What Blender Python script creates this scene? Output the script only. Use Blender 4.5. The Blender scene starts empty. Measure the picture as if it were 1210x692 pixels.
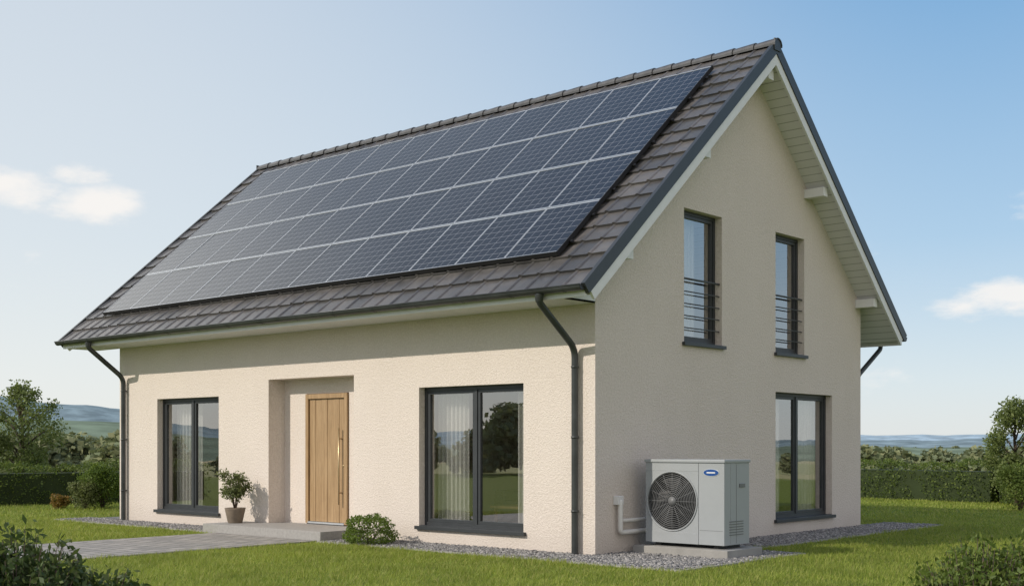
import bpy, bmesh, math, random
import numpy as np
from mathutils import Vector, Matrix
random.seed(7); rng=np.random.default_rng(7)
sc=bpy.context.scene
sc.view_settings.view_transform='Standard'; sc.view_settings.look='None'; sc.view_settings.exposure=0
COL=sc.collection
# ---------------------------------------------------------------- camera
CAM=np.array([9.90,-13.01]); FW=np.array([-0.6585,0.7527]); RT=np.array([0.7527,0.6585])
def W(px,Y):
    p=CAM+FW*Y+RT*((px-605)/1435*Y); return float(p[0]),float(p[1])
cd=bpy.data.cameras.new("camera"); cam=bpy.data.objects.new("camera",cd); COL.objects.link(cam)
cam.location=(9.90,-13.01,1.5); cam.rotation_euler=(math.radians(90),0,math.radians(41.19))
cd.sensor_width=36; cd.lens=36*1435/1210; cd.shift_y=(525-346)/1210; cd.clip_end=9000; cd.clip_start=0.1
sc.camera=cam
# ---------------------------------------------------------------- materials
class NT:
    def __init__(s,name):
        s.m=bpy.data.materials.new(name); s.m.use_nodes=True; s.t=s.m.node_tree; s.n=s.t.nodes; s.l=s.t.links
        s.b=s.n['Principled BSDF']; s.out=s.n['Material Output']
    def N(s,t,**k):
        n=s.n.new(t)
        for a,v in k.items(): setattr(n,a,v)
        return n
    def L(s,a,b): s.l.new(a,b)
    def coord(s,kind='Object'): return s.N('ShaderNodeTexCoord').outputs[kind]
    def noise(s,scale,detail=4,vec=None,rough=.55):
        n=s.N('ShaderNodeTexNoise'); n.inputs['Scale'].default_value=scale; n.inputs['Detail'].default_value=detail; n.inputs['Roughness'].default_value=rough
        s.L(vec if vec is not None else s.coord(),n.inputs['Vector']); return n
    def ramp(s,fac,stops):
        r=s.N('ShaderNodeValToRGB'); e=r.color_ramp.elements
        e[0].position=stops[0][0]; e[0].color=(*stops[0][1],1); e[1].position=stops[-1][0]; e[1].color=(*stops[-1][1],1)
        for p,c in stops[1:-1]:
            x=e.new(p); x.color=(*c,1)
        s.L(fac,r.inputs[0]); return r.outputs[0]
    def math(s,op,a,b=None):
        n=s.N('ShaderNodeMath',operation=op)
        for i,v in enumerate((a,b)):
            if v is None: continue
            if isinstance(v,(int,float)): n.inputs[i].default_value=v
            else: s.L(v,n.inputs[i])
        return n.outputs[0]
    def mix(s,f,a,b,bt='MIX'):
        n=s.N('ShaderNodeMix',data_type='RGBA',blend_type=bt)
        for i,v in ((0,f),(6,a),(7,b)):
            if isinstance(v,(int,float)): n.inputs[i].default_value=v
            elif isinstance(v,tuple): n.inputs[i].default_value=(*v,1)
            else: s.L(v,n.inputs[i])
        return n.outputs[2]
    def bump(s,h,st=.3,dist=.01):
        n=s.N('ShaderNodeBump'); n.inputs['Strength'].default_value=st; n.inputs['Distance'].default_value=dist
        s.L(h,n.inputs['Height']); s.L(n.outputs[0],s.b.inputs['Normal']); return n.outputs[0]
    def set(s,col=None,rough=None,metal=None,spec=None):
        if col is not None:
            if isinstance(col,tuple): s.b.inputs['Base Color'].default_value=(*col,1)
            else: s.L(col,s.b.inputs['Base Color'])
        if rough is not None:
            if isinstance(rough,(int,float)): s.b.inputs['Roughness'].default_value=rough
            else: s.L(rough,s.b.inputs['Roughness'])
        if metal is not None: s.b.inputs['Metallic'].default_value=metal
        if spec is not None: s.b.inputs['Specular IOR Level'].default_value=spec
        return s.m
def simple(name,col,rough=.5,metal=0,var=.12,scale=6,bump=0.0):
    t=NT(name); n=t.noise(scale,5)
    lo=tuple(c*(1-var) for c in col); hi=tuple(min(1,c*(1+var)) for c in col)
    t.set(t.ramp(n.outputs[0],[(.3,lo),(.7,hi)]),rough,metal)
    if bump: t.bump(t.noise(scale*25,3).outputs[0],bump,.004)
    return t.m
def stucco():
    t=NT('stucco'); n1=t.noise(1.1,6); n2=t.noise(34,3)
    c=t.ramp(n1.outputs[0],[(.3,(.63,.56,.50)),(.7,(.67,.60,.54))])
    c=t.mix(t.ramp(n2.outputs[0],[(.42,(0,0,0)),(.62,(1,1,1))]),c,(.71,.64,.58))
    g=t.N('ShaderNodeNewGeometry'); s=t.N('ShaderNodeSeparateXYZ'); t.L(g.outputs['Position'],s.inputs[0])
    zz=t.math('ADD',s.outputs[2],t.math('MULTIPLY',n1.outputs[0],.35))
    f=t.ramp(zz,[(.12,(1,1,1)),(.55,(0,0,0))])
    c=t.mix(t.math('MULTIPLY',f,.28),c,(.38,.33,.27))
    mp=t.N('ShaderNodeMapping'); t.L(t.coord(),mp.inputs[0]); mp.inputs['Scale'].default_value=(3,3,.5); n4=t.noise(1.0,6,mp.outputs[0],.6)
    c=t.mix(.13,c,t.ramp(n4.outputs[0],[(.32,(.86,.85,.83)),(.6,(1,1,1))]),'MULTIPLY')
    t.set(c,.93,spec=.2)
    v=t.N('ShaderNodeTexVoronoi'); v.inputs['Scale'].default_value=60; t.L(t.coord(),v.inputs['Vector'])
    h=t.math('ADD',t.math('MULTIPLY',v.outputs[0],.6),n2.outputs[0])
    t.bump(h,.75,.012); return t.m
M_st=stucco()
M_white=simple('white_paint',(.74,.74,.74),.5,var=.04)
M_dark=simple('anthracite_frame',(.036,.040,.044),.42,var=.1)
M_rail=simple('railing_steel',(.055,.06,.065),.4,var=.1)
M_gut=simple('zinc_gutter',(.065,.07,.072),.38,.5,var=.25,scale=4)
M_alu=simple('aluminium',(.60,.62,.64),.35,.6,var=.05)
M_brass=simple('brushed_brass',(.50,.38,.22),.35,.8,var=.05)
M_black=simple('black_plastic',(.012,.012,.013),.5)
def soffit():
    t=NT('soffit_boards'); s=t.N('ShaderNodeSeparateXYZ'); t.L(t.coord(),s.inputs[0])
    f=t.math('FRACT',t.math('MULTIPLY',s.outputs[1],8.5)); g=t.math('LESS_THAN',f,.09)
    c=t.mix(g,(.72,.71,.73),(.38,.38,.38)); t.set(c,.55); t.bump(t.math('SUBTRACT',1,g),.6,.01); return t.m
M_soff=soffit()
def tiles():
    t=NT('roof_tile'); g=t.N('ShaderNodeNewGeometry')
    c=t.ramp(g.outputs['Random Per Island'],[(0,(.062,.061,.061)),(.4,(.088,.084,.082)),(.75,(.128,.119,.113)),(1,(.074,.073,.075))])
    n=t.noise(9,6); c=t.mix(.55,c,t.ramp(n.outputs[0],[(.3,(.55,.55,.55)),(.7,(1.2,1.17,1.14))]),'MULTIPLY')
    n2=t.noise(2.2,5); c=t.mix(t.ramp(n2.outputs[0],[(.5,(0,0,0)),(.75,(.4,.4,.4))]),c,(.17,.165,.155))
    t.set(c,t.ramp(n.outputs[0],[(.3,(.28,)*3),(.7,(.46,)*3)])); t.bump(t.noise(90,3).outputs[0],.3,.004); return t.m
M_tile=tiles()
M_ridge=simple('ridge_tile',(.068,.067,.068),.42,var=.35,scale=5,bump=.2)
def glass():
    t=NT('window_glass'); tr=t.N('ShaderNodeBsdfTransparent'); tr.inputs[0].default_value=(.93,.94,.93,1)
    gl=t.N('ShaderNodeBsdfGlossy'); gl.inputs['Roughness'].default_value=.004; gl.inputs[0].default_value=(.97,.97,.97,1)
    n=t.noise(.9,2); b=t.N('ShaderNodeBump'); b.inputs['Strength'].default_value=.12; b.inputs['Distance'].default_value=.01; t.L(n.outputs[0],b.inputs['Height']); t.L(b.outputs[0],gl.inputs['Normal'])
    fr=t.N('ShaderNodeLayerWeight'); fr.inputs['Blend'].default_value=.5
    f=t.math('MINIMUM',t.math('ADD',t.math('MULTIPLY',t.math('POWER',fr.outputs['Facing'],3.0),.7),.30),.95)
    mx=t.N('ShaderNodeMixShader'); t.L(f,mx.inputs[0]); t.L(tr.outputs[0],mx.inputs[1]); t.L(gl.outputs[0],mx.inputs[2]); t.L(mx.outputs[0],t.out.inputs[0]); return t.m
M_glass=glass()
def pv():
    t=NT('solar_cells'); uv=t.N('ShaderNodeUVMap'); s=t.N('ShaderNodeSeparateXYZ'); t.L(uv.outputs[0],s.inputs[0])
    def line(o,pitch,w):
        f=t.math('FRACT',t.math('DIVIDE',o,pitch)); a=t.math('ABSOLUTE',t.math('SUBTRACT',f,.5)); return t.math('GREATER_THAN',a,.5-w/pitch/2)
    L1=t.math('MAXIMUM',line(s.outputs[0],.1525,.006),line(s.outputs[1],.156,.007))
    L2=line(s.outputs[0],.0305,.0016)
    wn=t.N('ShaderNodeTexNoise'); wn.inputs['Scale'].default_value=.7; t.L(t.coord(),wn.inputs[0])
    base=t.ramp(wn.outputs[0],[(.3,(.003,.005,.011)),(.7,(.005,.008,.016))])
    c=t.mix(t.math('MULTIPLY',L2,.12),base,(.12,.13,.15)); c=t.mix(t.math('MULTIPLY',L1,.85),c,(.25,.26,.29))
    t.set(c,.10); t.b.inputs['IOR'].default_value=1.42
    return t.m
M_pv=pv()
def wood(name,a,b,axis='z'):
    t=NT(name); mp=t.N('ShaderNodeMapping'); t.L(t.coord(),mp.inputs[0]); mp.inputs['Scale'].default_value=(14,14,.9) if axis=='z' else (1,14,14)
    n=t.noise(1.6,8,mp.outputs[0],.65); w=t.noise(7,4,mp.outputs[0])
    c=t.ramp(n.outputs[0],[(.28,a),(.72,b)]); c=t.mix(.25,c,t.ramp(w.outputs[0],[(.4,(.5,.5,.5)),(.6,(1,1,1))]),'MULTIPLY')
    t.set(c,.45); t.bump(n.outputs[0],.15,.004); return t.m
M_oak=wood('oak',(.29,.18,.085),(.47,.32,.175))
M_floor=wood('floor_wood',(.16,.10,.06),(.26,.17,.10),'x')
M_bark=simple('bark',(.10,.075,.055),.9,var=.4,scale=12,bump=.6)
M_conc=simple('concrete',(.32,.31,.29),.85,var=.15,scale=3,bump=.3)
M_slab=simple('granite_slab',(.31,.30,.285),.7,var=.12,scale=22,bump=.15)
M_inw=simple('interior_plaster',(.62,.56,.49),.9,var=.04)
M_sofa=simple('sofa_fabric',(.22,.20,.18),.95,var=.2,scale=40,bump=.3)
M_cush=simple('cushion_fabric',(.60,.52,.42),.95,var=.1)
M_hp=simple('heat_pump_casing',(.33,.35,.365),.38,var=.03,scale=3)
M_hpd=simple('heat_pump_trim',(.15,.155,.16),.45,var=.05)
M_pipe=simple('pipe_insulation',(.72,.71,.68),.5,var=.05)
M_logo=simple('badge_blue',(.015,.07,.26),.3,var=.05)
def curtain():
    t=NT('curtain_sheer'); d=t.N('ShaderNodeBsdfDiffuse'); d.inputs[0].default_value=(.85,.84,.81,1); tl=t.N('ShaderNodeBsdfTranslucent'); tl.inputs[0].default_value=(.85,.84,.81,1)
    tr=t.N('ShaderNodeBsdfTransparent'); m1=t.N('ShaderNodeMixShader'); m1.inputs[0].default_value=.35; t.L(d.outputs[0],m1.inputs[1]); t.L(tl.outputs[0],m1.inputs[2])
    n=t.noise(60,2); m2=t.N('ShaderNodeMixShader'); t.L(t.math('MULTIPLY',n.outputs[0],.4),m2.inputs[0]); t.L(m1.outputs[0],m2.inputs[1]); t.L(tr.outputs[0],m2.inputs[2]); t.L(m2.outputs[0],t.out.inputs[0]); return t.m
M_cur=curtain()
def leafmat(name,cols,trans=.35,rough=.55):
    t=NT(name); g=t.N('ShaderNodeNewGeometry')
    k=len(cols); c=t.ramp(g.outputs['Random Per Island'],[(i/(k-1),cols[i]) for i in range(k)])
    n=t.noise(.9,3); c=t.mix(.5,c,t.ramp(n.outputs[0],[(.35,(.6,.6,.6)),(.65,(1.15,1.1,1.0))]),'MULTIPLY')
    t.set(c,rough,spec=.3); tl=t.N('ShaderNodeBsdfTranslucent'); t.L(t.mix(.3,c,(.22,.26,.03)),tl.inputs[0])
    m=t.N('ShaderNodeMixShader'); m.inputs[0].default_value=trans; t.L(t.b.outputs[0],m.inputs[1]); t.L(tl.outputs[0],m.inputs[2]); t.L(m.outputs[0],t.out.inputs[0]); return t.m
M_grass=leafmat('grass_blades',[(.22,.30,.04),(.30,.38,.06),(.37,.43,.085),(.44,.42,.14)],.45)
M_hedge=leafmat('hedge_leaves',[(.07,.11,.022),(.12,.18,.035),(.19,.24,.055)],.35)
M_box=leafmat('boxwood_leaves',[(.07,.12,.02),(.12,.19,.03),(.19,.26,.05)],.35)
M_tree=leafmat('tree_leaves',[(.12,.16,.05),(.17,.22,.07),(.24,.29,.11)],.4)
M_shr=leafmat('shrub_leaves',[(.035,.065,.022),(.065,.105,.035),(.13,.17,.06)],.3)
M_olive=leafmat('olive_leaves',[(.10,.13,.045),(.16,.19,.07),(.24,.27,.13)],.35)
M_far=leafmat('far_leaves',[(.17,.21,.13),(.22,.26,.14),(.29,.30,.16)],.25,.9)  # leaf colour lightened to put aerial perspective into the far crowns
M_dryp=leafmat('dry_flower_leaves',[(.24,.14,.03),(.32,.18,.05),(.15,.17,.03)],.3)
# ---------------------------------------------------------------- helpers
def link(o,parent=None):
    COL.objects.link(o)
    if parent is not None: o.parent=parent
    return o
def empty(name):
    e=bpy.data.objects.new(name,None); COL.objects.link(e); e.empty_display_size=.2; return e
def mesh(name,V,F,mat,parent=None,smooth=False):
    me=bpy.data.meshes.new(name); me.from_pydata([tuple(map(float,v)) for v in V],[],F); me.materials.append(mat)
    if smooth: me.polygons.foreach_set('use_smooth',[True]*len(me.polygons))
    me.update(); return link(bpy.data.objects.new(name,me),parent)
def npmeshF(name,V,F,mat,parent=None):
    k=F.shape[1]; n=len(F); me=bpy.data.meshes.new(name); me.vertices.add(len(V)); me.vertices.foreach_set('co',V.astype(np.float32).ravel())
    me.loops.add(n*k); me.loops.foreach_set('vertex_index',F.astype(np.int32).ravel()); me.polygons.add(n)
    me.polygons.foreach_set('loop_start',np.arange(0,n*k,k,dtype=np.int32)); me.polygons.foreach_set('loop_total',np.full(n,k,dtype=np.int32))
    me.update(calc_edges=True); me.materials.append(mat); return link(bpy.data.objects.new(name,me),parent)
def npmesh(name,V,k,mat,parent=None):
    return npmeshF(name,V,np.arange(len(V)).reshape(-1,k),mat,parent)
def box(name,x0,x1,y0,y1,z0,z1,mat,parent=None,bev=0):
    x0,x1=sorted((x0,x1)); y0,y1=sorted((y0,y1)); z0,z1=sorted((z0,z1))
    bm=bmesh.new(); bmesh.ops.create_cube(bm,size=1)
    for v in bm.verts: v.co=Vector(((x0+x1)/2+v.co.x*(x1-x0),(y0+y1)/2+v.co.y*(y1-y0),(z0+z1)/2+v.co.z*(z1-z0)))
    if bev: bmesh.ops.bevel(bm,geom=bm.edges[:],offset=bev,segments=2,affect='EDGES',profile=.7)
    me=bpy.data.meshes.new(name); bm.to_mesh(me); bm.free(); me.materials.append(mat); return link(bpy.data.objects.new(name,me),parent)
def tube(name,pts,rad,mat,parent=None,seg=12,cap=True):
    pts=[Vector(p) for p in pts]; n=len(pts)
    if not hasattr(rad,'__len__'): rad=[rad]*n
    V=[];F=[]; T=[(pts[min(i+1,n-1)]-pts[max(i-1,0)]).normalized() for i in range(n)]
    up=Vector((0,0,1)) if abs(T[0].z)<.9 else Vector((1,0,0)); nx=T[0].cross(up).normalized()
    for i in range(n):
        nx=(nx-T[i]*nx.dot(T[i])).normalized(); ny=T[i].cross(nx)
        for j in range(seg):
            a=2*math.pi*j/seg; V.append(pts[i]+(nx*math.cos(a)+ny*math.sin(a))*rad[i])
    for i in range(n-1):
        for j in range(seg): F.append((i*seg+j,i*seg+(j+1)%seg,(i+1)*seg+(j+1)%seg,(i+1)*seg+j))
    if cap: F.append(tuple(range(seg))[::-1]); F.append(tuple(range((n-1)*seg,n*seg)))
    return mesh(name,V,F,mat,parent,True)
def bend(pts,r=.12,k=6):
    P=[Vector(p) for p in pts]; out=[P[0]]
    for i in range(1,len(P)-1):
        a=(P[i-1]-P[i]); b=(P[i+1]-P[i]); ra=min(r,a.length*.45,b.length*.45); A=P[i]+a.normalized()*ra; B=P[i]+b.normalized()*ra
        for t in np.linspace(0,1,k): out.append(A*(1-t)**2+P[i]*2*t*(1-t)+B*t*t)
    out.append(P[-1]); return out
def lathe(name,prof,c,mat,parent=None,seg=28):
    V=[];F=[];n=len(prof)
    for r,z in prof:
        for j in range(seg):
            a=2*math.pi*j/seg; V.append((c[0]+r*math.cos(a),c[1]+r*math.sin(a),c[2]+z))
    for i in range(n-1):
        for j in range(seg): F.append((i*seg+j,i*seg+(j+1)%seg,(i+1)*seg+(j+1)%seg,(i+1)*seg+j))
    return mesh(name,V,F,mat,parent,True)
def leafquads(C,size,up=0.0,asp=.55):
    n=len(C); a=rng.normal(size=(n,3)); a[:,2]+=up; a/=np.linalg.norm(a,axis=1)[:,None]
    b=rng.normal(size=(n,3)); b-=a*(a*b).sum(1)[:,None]; b/=np.linalg.norm(b,axis=1)[:,None]
    s=size*(.6+.8*rng.random((n,1)))
    V=np.empty((n,4,3)); V[:,0]=C-a*s*.5; V[:,1]=C+b*s*asp*.5; V[:,2]=C+a*s*.5; V[:,3]=C-b*s*asp*.5
    return V.reshape(-1,3)
def blobpts(c,r,n,thick=.35):
    d=rng.normal(size=(n,3)); d/=np.linalg.norm(d,axis=1)[:,None]
    rr=1-thick*rng.random((n,1))**1.3
    bump=1+.13*np.sin(d[:,0:1]*5+c[0]*3)*np.sin(d[:,1:2]*6+c[1])*1.0+.08*np.sin(d[:,2:3]*9+c[0])
    return np.array(c)+d*rr*bump*np.array(r)
# ================================================================ HOUSE
house=empty('house')
HX0,HX1,HY1=-11.83,0.0,8.05; RY=4.1
SL=math.atan(.874); cs,sn=math.cos(SL),math.sin(SL); EY=-.78; ZR=7.78; SMAX=(RY-EY)/cs; ZE=ZR-SMAX*sn
def RP(s,x,h,back=False):
    y=EY+s*cs-h*sn; z=ZE+s*sn+h*cs
    return (x,(2*RY-y) if back else y,z)
def smax(h): return (RY-EY+h*sn)/cs
def wall(name,axis,const,outline,holes,depth,mat,inward):
    bm=bmesh.new(); vs=[bm.verts.new((a,0,z)) for a,z in outline]; bm.faces.new(vs)
    for a0,a1,z0,z1 in holes:
        for co,no in (((a0,0,0),(1,0,0)),((a1,0,0),(1,0,0)),((0,0,z0),(0,0,1)),((0,0,z1),(0,0,1))):
            bmesh.ops.bisect_plane(bm,geom=bm.verts[:]+bm.edges[:]+bm.faces[:],plane_co=co,plane_no=no,dist=1e-5)
    kill=[]
    for f in bm.faces:
        c=f.calc_center_median()
        for a0,a1,z0,z1 in holes:
            if a0<c.x<a1 and z0<c.z<z1: kill.append(f); break
    bmesh.ops.delete(bm,geom=kill,context='FACES')
    for a0,a1,z0,z1,*_ in holes:
        q=[(a0,z0),(a1,z0),(a1,z1),(a0,z1)]
        for i in range(4):
            p,r=q[i],q[(i+1)%4]
            bm.faces.new([bm.verts.new((p[0],0,p[1])),bm.verts.new((r[0],0,r[1])),bm.verts.new((r[0],depth,r[1])),bm.verts.new((p[0],depth,p[1]))])
    for v in bm.verts:
        a,d,z=v.co
        v.co=Vector((a,const+d*inward,z)) if axis=='x' else Vector((const+d*inward,a,z))
    bmesh.ops.recalc_face_normals(bm,faces=bm.faces[:])
    me=bpy.data.meshes.new(name); bm.to_mesh(me); bm.free(); me.materials.append(mat); return link(bpy.data.objects.new(name,me),house)
ZT=2.37; ZB=.27
fw=[(-3.37,-1.27,ZB,ZT),(-10.50,-8.52,ZB,ZT)]; rec=(-7.07,-4.86,0.0,2.62)
gl=[(4.89,6.91,ZB,ZT)]; gu=[(2.16,3.22,3.02,5.0),(4.89,5.88,3.02,5.0)]
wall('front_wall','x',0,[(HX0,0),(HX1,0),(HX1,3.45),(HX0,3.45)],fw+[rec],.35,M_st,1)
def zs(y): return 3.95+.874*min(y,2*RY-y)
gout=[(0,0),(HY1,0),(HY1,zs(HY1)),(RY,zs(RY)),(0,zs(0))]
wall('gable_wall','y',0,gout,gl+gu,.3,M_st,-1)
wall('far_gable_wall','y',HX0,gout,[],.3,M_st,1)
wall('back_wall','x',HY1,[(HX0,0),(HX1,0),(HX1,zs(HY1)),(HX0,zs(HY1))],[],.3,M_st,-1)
mesh('recess_back_wall',[(-7.07,.35,0),(-6.47,.35,0),(-6.47,.35,2.62),(-7.07,.35,2.62),(-5.38,.35,0),(-4.86,.35,0),(-4.86,.35,2.62),(-5.38,.35,2.62),(-6.47,.35,2.37),(-5.38,.35,2.37)],
     [(0,1,2,3),(4,5,6,7),(8,9,7,2)],M_st,house)
door=bpy.data.objects.new('front_door',None); link(door,house)
DX0,DX1=-6.46,-5.39
box('jamb_a',DX0,DX0+.07,.31,.41,.17,2.36,M_oak,door,.004); box('jamb_b',DX1-.07,DX1,.31,.41,.17,2.36,M_oak,door,.004)
box('lintel',DX0+.07,DX1-.07,.31,.41,2.28,2.36,M_oak,door,.004)
nb=6; w=(DX1-DX0-.15)/nb
for i in range(nb):
    box('plank',DX0+.075+i*w+.002,DX0+.075+(i+1)*w-.002,.345+(.004 if i%2 else 0),.39,.20,2.275,M_oak,door,.005)
box('door_core',DX0+.07,DX1-.07,.392,.40,.19,2.28,M_black,door)
box('threshold',DX0+.07,DX1-.07,.30,.41,.165,.195,M_alu,door)
tube('pull_handle',[(DX1-.17,.285,.50),(DX1-.17,.285,1.78)],.014,M_brass,door)
for z in (.7,1.6): tube('handle_post',[(DX1-.17,.285,z),(DX1-.17,.35,z)],.010,M_brass,door)
tube('lock_rosette',[(DX1-.11,.325,1.15),(DX1-.11,.35,1.15)],.022,M_brass,door)
box('door_step',-7.75,-4.65,-.87,-.002,0,.156,M_slab,house,.008); box('door_step_inner',-7.068,-4.862,.0,.349,0,.152,M_slab,house)
def wbox(ax,name,a0,a1,d0,d1,z0,z1,mat,par,bev=.003):
    if ax=='x': return box(name,a0,a1,-d0,-d1,z0,z1,mat,par,bev)
    return box(name,d0,d1,a0,a1,z0,z1,mat,par,bev)
def window(name,ax,a0,a1,z0,z1,split,sill=True):
    p=bpy.data.objects.new(name,None); link(p,house); f=.055; D0,D1=-.20,-.12
    wbox(ax,'frame_bottom',a0,a1,D0,D1,z0,z0+f,M_dark,p); wbox(ax,'frame_top',a0,a1,D0,D1,z1-f,z1,M_dark,p)
    wbox(ax,'frame_left',a0,a0+f,D0,D1,z0+f,z1-f,M_dark,p); wbox(ax,'frame_right',a1-f,a1,D0,D1,z0+f,z1-f,M_dark,p)
    edges=[a0+f]+split+[a1-f]
    for s in split: wbox(ax,'mullion',s-.025,s+.025,D0,D1+.002,z0+f,z1-f,M_dark,p)
    for i in range(len(edges)-1):
        e0=edges[i]+(.026 if i>0 else .001); e1=edges[i+1]-(.026 if i<len(edges)-2 else .001); g=.05; E0,E1=-.19,-.135
        wbox(ax,'sash',e0,e0+g,E0,E1,z0+f+.001,z1-f-.001,M_dark,p); wbox(ax,'sash',e1-g,e1,E0,E1,z0+f+.001,z1-f-.001,M_dark,p)
        wbox(ax,'sash',e0+g,e1-g,E0,E1,z0+f+.001,z0+f+g,M_dark,p); wbox(ax,'sash',e0+g,e1-g,E0,E1,z1-f-g,z1-f-.001,M_dark,p)
        q0,q1,r0,r1=e0+g-.004,e1-g+.004,z0+f+g-.004,z1-f-g+.004
        if ax=='x': mesh('glass',[(q0,.162,r0),(q1,.162,r0),(q1,.162,r1),(q0,.162,r1)],[(0,1,2,3)],M_glass,p)
        else: mesh('glass',[(-.162,q0,r0),(-.162,q1,r0),(-.162,q1,r1),(-.162,q0,r1)],[(0,1,2,3)],M_glass,p)
    if sill: wbox(ax,'sill',a0-.05,a1+.05,.0015,.055,z0-.055,z0-.003,M_dark,p); wbox(ax,'sill_inner',a0+.001,a1-.001,-.12,.0015,z0-.003,z0+.006,M_dark,p,0)
    return p
window('living_room_window','x',-3.37,-1.27,ZB,ZT,[-2.30]); window('kitchen_window','x',-10.50,-8.52,ZB,ZT,[-9.50])
window('side_window','y',4.89,6.91,ZB,ZT,[5.83])
for k,(a0,a1,z0,z1) in enumerate(gu):
    p=window('bedroom_window','y',a0,a1,z0,z1,[])
    for i,z in enumerate((3.97,3.78,3.60,3.42,3.24)):
        rr=.016 if i==0 else .0095
        tube('rail',[(-.05,a0+.002,z),(-.05,a1-.002,z)],rr,M_rail,p,8)
def curt(name,ax,a0,a1,d,z0,z1,n=9,amp=.035):
    V=[];F=[];m=n*8
    for i in range(m+1):
        t=i/m; a=a0+(a1-a0)*t; dd=d+amp*math.sin(t*n*2*math.pi+.6*math.sin(t*9))
        for z in (z0,z1):
            V.append((a,-dd,z) if ax=='x' else (dd,a,z))
    for i in range(m): F.append((2*i,2*i+2,2*i+3,2*i+1))
    mesh(name,V,F,M_cur,house,True)
curt('curtain','x',-3.36,-2.72,-.42,.2,2.45,7); curt('curtain','x',-1.72,-1.25,-.42,.2,2.45,5)
curt('curtain','x',-10.45,-9.65,-.42,.2,2.45,8); curt('curtain','x',-8.85,-8.5,-.42,.2,2.45,4)
curt('curtain','y',4.9,5.65,-.36,.2,2.45,7); curt('curtain','y',6.2,6.95,-.36,.2,2.45,7)
curt('curtain','y',2.2,2.95,-.34,2.9,5.0,8); curt('curtain','y',4.9,5.45,-.34,2.9,5.0,6)
box('ground_floor',HX0+.3,-.31,.42,HY1-.31,.05,.14,M_floor,house)
box('upper_floor',HX0+.02,-.31,.36,HY1-.02,2.64,2.86,M_inw,house)
for x in (-4.5,-7.8): box('partition',x,x+.12,.42,HY1-.31,.14,2.62,M_inw,house)
box('room_back_wall',-4.38,-.31,4.62,4.72,.14,2.62,M_inw,house); box('room_back_wall',HX0+.02,-7.8,4.4,4.5,.14,2.62,M_inw,house)
box('upper_partition',-3.6,-3.5,1.9,6.3,2.86,5.2,M_inw,house)
box('picture_frame',-3.0,-2.45,4.58,4.618,1.35,1.8,M_black,house); box('picture',-2.95,-2.5,4.574,4.579,1.40,1.75,M_cush,house)
sofa=bpy.data.objects.new('sofa',None); link(sofa,house)
box('seat',-3.9,-1.6,2.5,3.3,.2,.55,M_sofa,sofa,.05); box('back',-3.9,-1.6,3.25,3.5,.2,.98,M_sofa,sofa,.06)
box('arm',-4.1,-3.88,2.5,3.5,.2,.72,M_sofa,sofa,.05); box('arm',-1.62,-1.4,2.5,3.5,.2,.72,M_sofa,sofa,.05)
for x in (-3.5,-2.8,-2.0): box('cushion',x-.2,x+.2,3.05,3.22,.56,.92,M_cush,sofa,.06)
ac=bpy.data.objects.new('armchair',None); link(ac,house)
box('seat',-9.5,-8.75,1.0,1.8,.2,.55,M_cush,ac,.06); box('back',-9.6,-8.75,1.75,1.95,.2,1.1,M_cush,ac,.06); box('arm',-9.6,-9.45,1.0,1.8,.2,.72,M_cush,ac,.04)
tb=bpy.data.objects.new('coffee_table',None); link(tb,house)
box('top',-3.0,-2.1,1.2,1.9,.50,.54,M_oak,tb,.01)
for x in (-2.95,-2.17):
    for y in (1.25,1.83): box('leg',x,x+.04,y,y+.04,.14,.5,M_oak,tb)
def slab(name,h0,h1,x0,x1,mat,back,s0=0.0):
    pts=[(s0,h0),(smax(h0),h0),(smax(h1),h1),(s0,h1)]
    V=[RP(s,x0,h,back) for s,h in pts]+[RP(s,x1,h,back) for s,h in pts]
    F=[(0,1,2,3),(7,6,5,4)]+[(i,4+i,4+(i+1)%4,(i+1)%4) for i in range(4)]
    o=mesh(name,V,F,mat,house)
    bm=bmesh.new(); bm.from_mesh(o.data); bmesh.ops.recalc_face_normals(bm,faces=bm.faces[:]); bm.to_mesh(o.data); bm.free(); return o
X0,X1=-12.68,.42
for bk in (False,True):
    slab('roof_deck',-.14,-.01,X0,X1,M_ridge,bk,.06)
    slab('roof_soffit',-.20,-.142,X0+.01,X1-.02,M_soff,bk,.10)
    for xa,xb in ((X1-.015,X1+.045),(X0-.045,X0+.015)):
        slab('verge_trim',-.10,.062,xa,xb,M_dark,bk,-.02)
    for xa,xb in ((X1-.012,X1+.028),(X0-.028,X0+.012)):
        slab('barge_board',-.235,-.103,xa,xb,M_white,bk,.04)
def tilemesh(back):
    prof=[(0,.004),(.012,.016),(.03,.021),(.048,.016),(.062,.002),(.18,.0035),(.296,.002)]
    ncol=40; wt=(X1-X0-.04)/ncol; nr=18; ct=SMAX/nr; V=[];F=[]
    for r in range(nr):
        for c in range(ncol):
            x0=X0+.02+c*wt; s0=r*ct-(.02 if r==0 else 0)+random.uniform(-.005,.005); s1=min(r*ct+ct+.03,SMAX); hj=random.uniform(-.003,.004); tl=random.uniform(-.003,.003)
            b=len(V); k=len(prof)
            for px,ph in prof: V.append(RP(s0,x0+px*wt/.3,.042+ph+hj+tl*px*6,back))
            for px,ph in prof: V.append(RP(s1,x0+px*wt/.3,.004+ph+hj,back))
            for px,ph in prof: V.append(RP(s0+.004,x0+px*wt/.3,.002+ph*.6+hj,back))
            for i in range(k-1):
                q=(b+i,b+i+1,b+k+i+1,b+k+i); F.append(q if not back else q[::-1])
                q=(b+2*k+i,b+2*k+i+1,b+i+1,b+i); F.append(q if not back else q[::-1])
            for e in (0,k-1): F.append((b+e,b+k+e,b+2*k+e))
    mesh('roof_tiles',V,F,M_tile,house)
tilemesh(False); tilemesh(True)
V=[];F=[];n=34;L=(X1-X0+.1)/n
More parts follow.
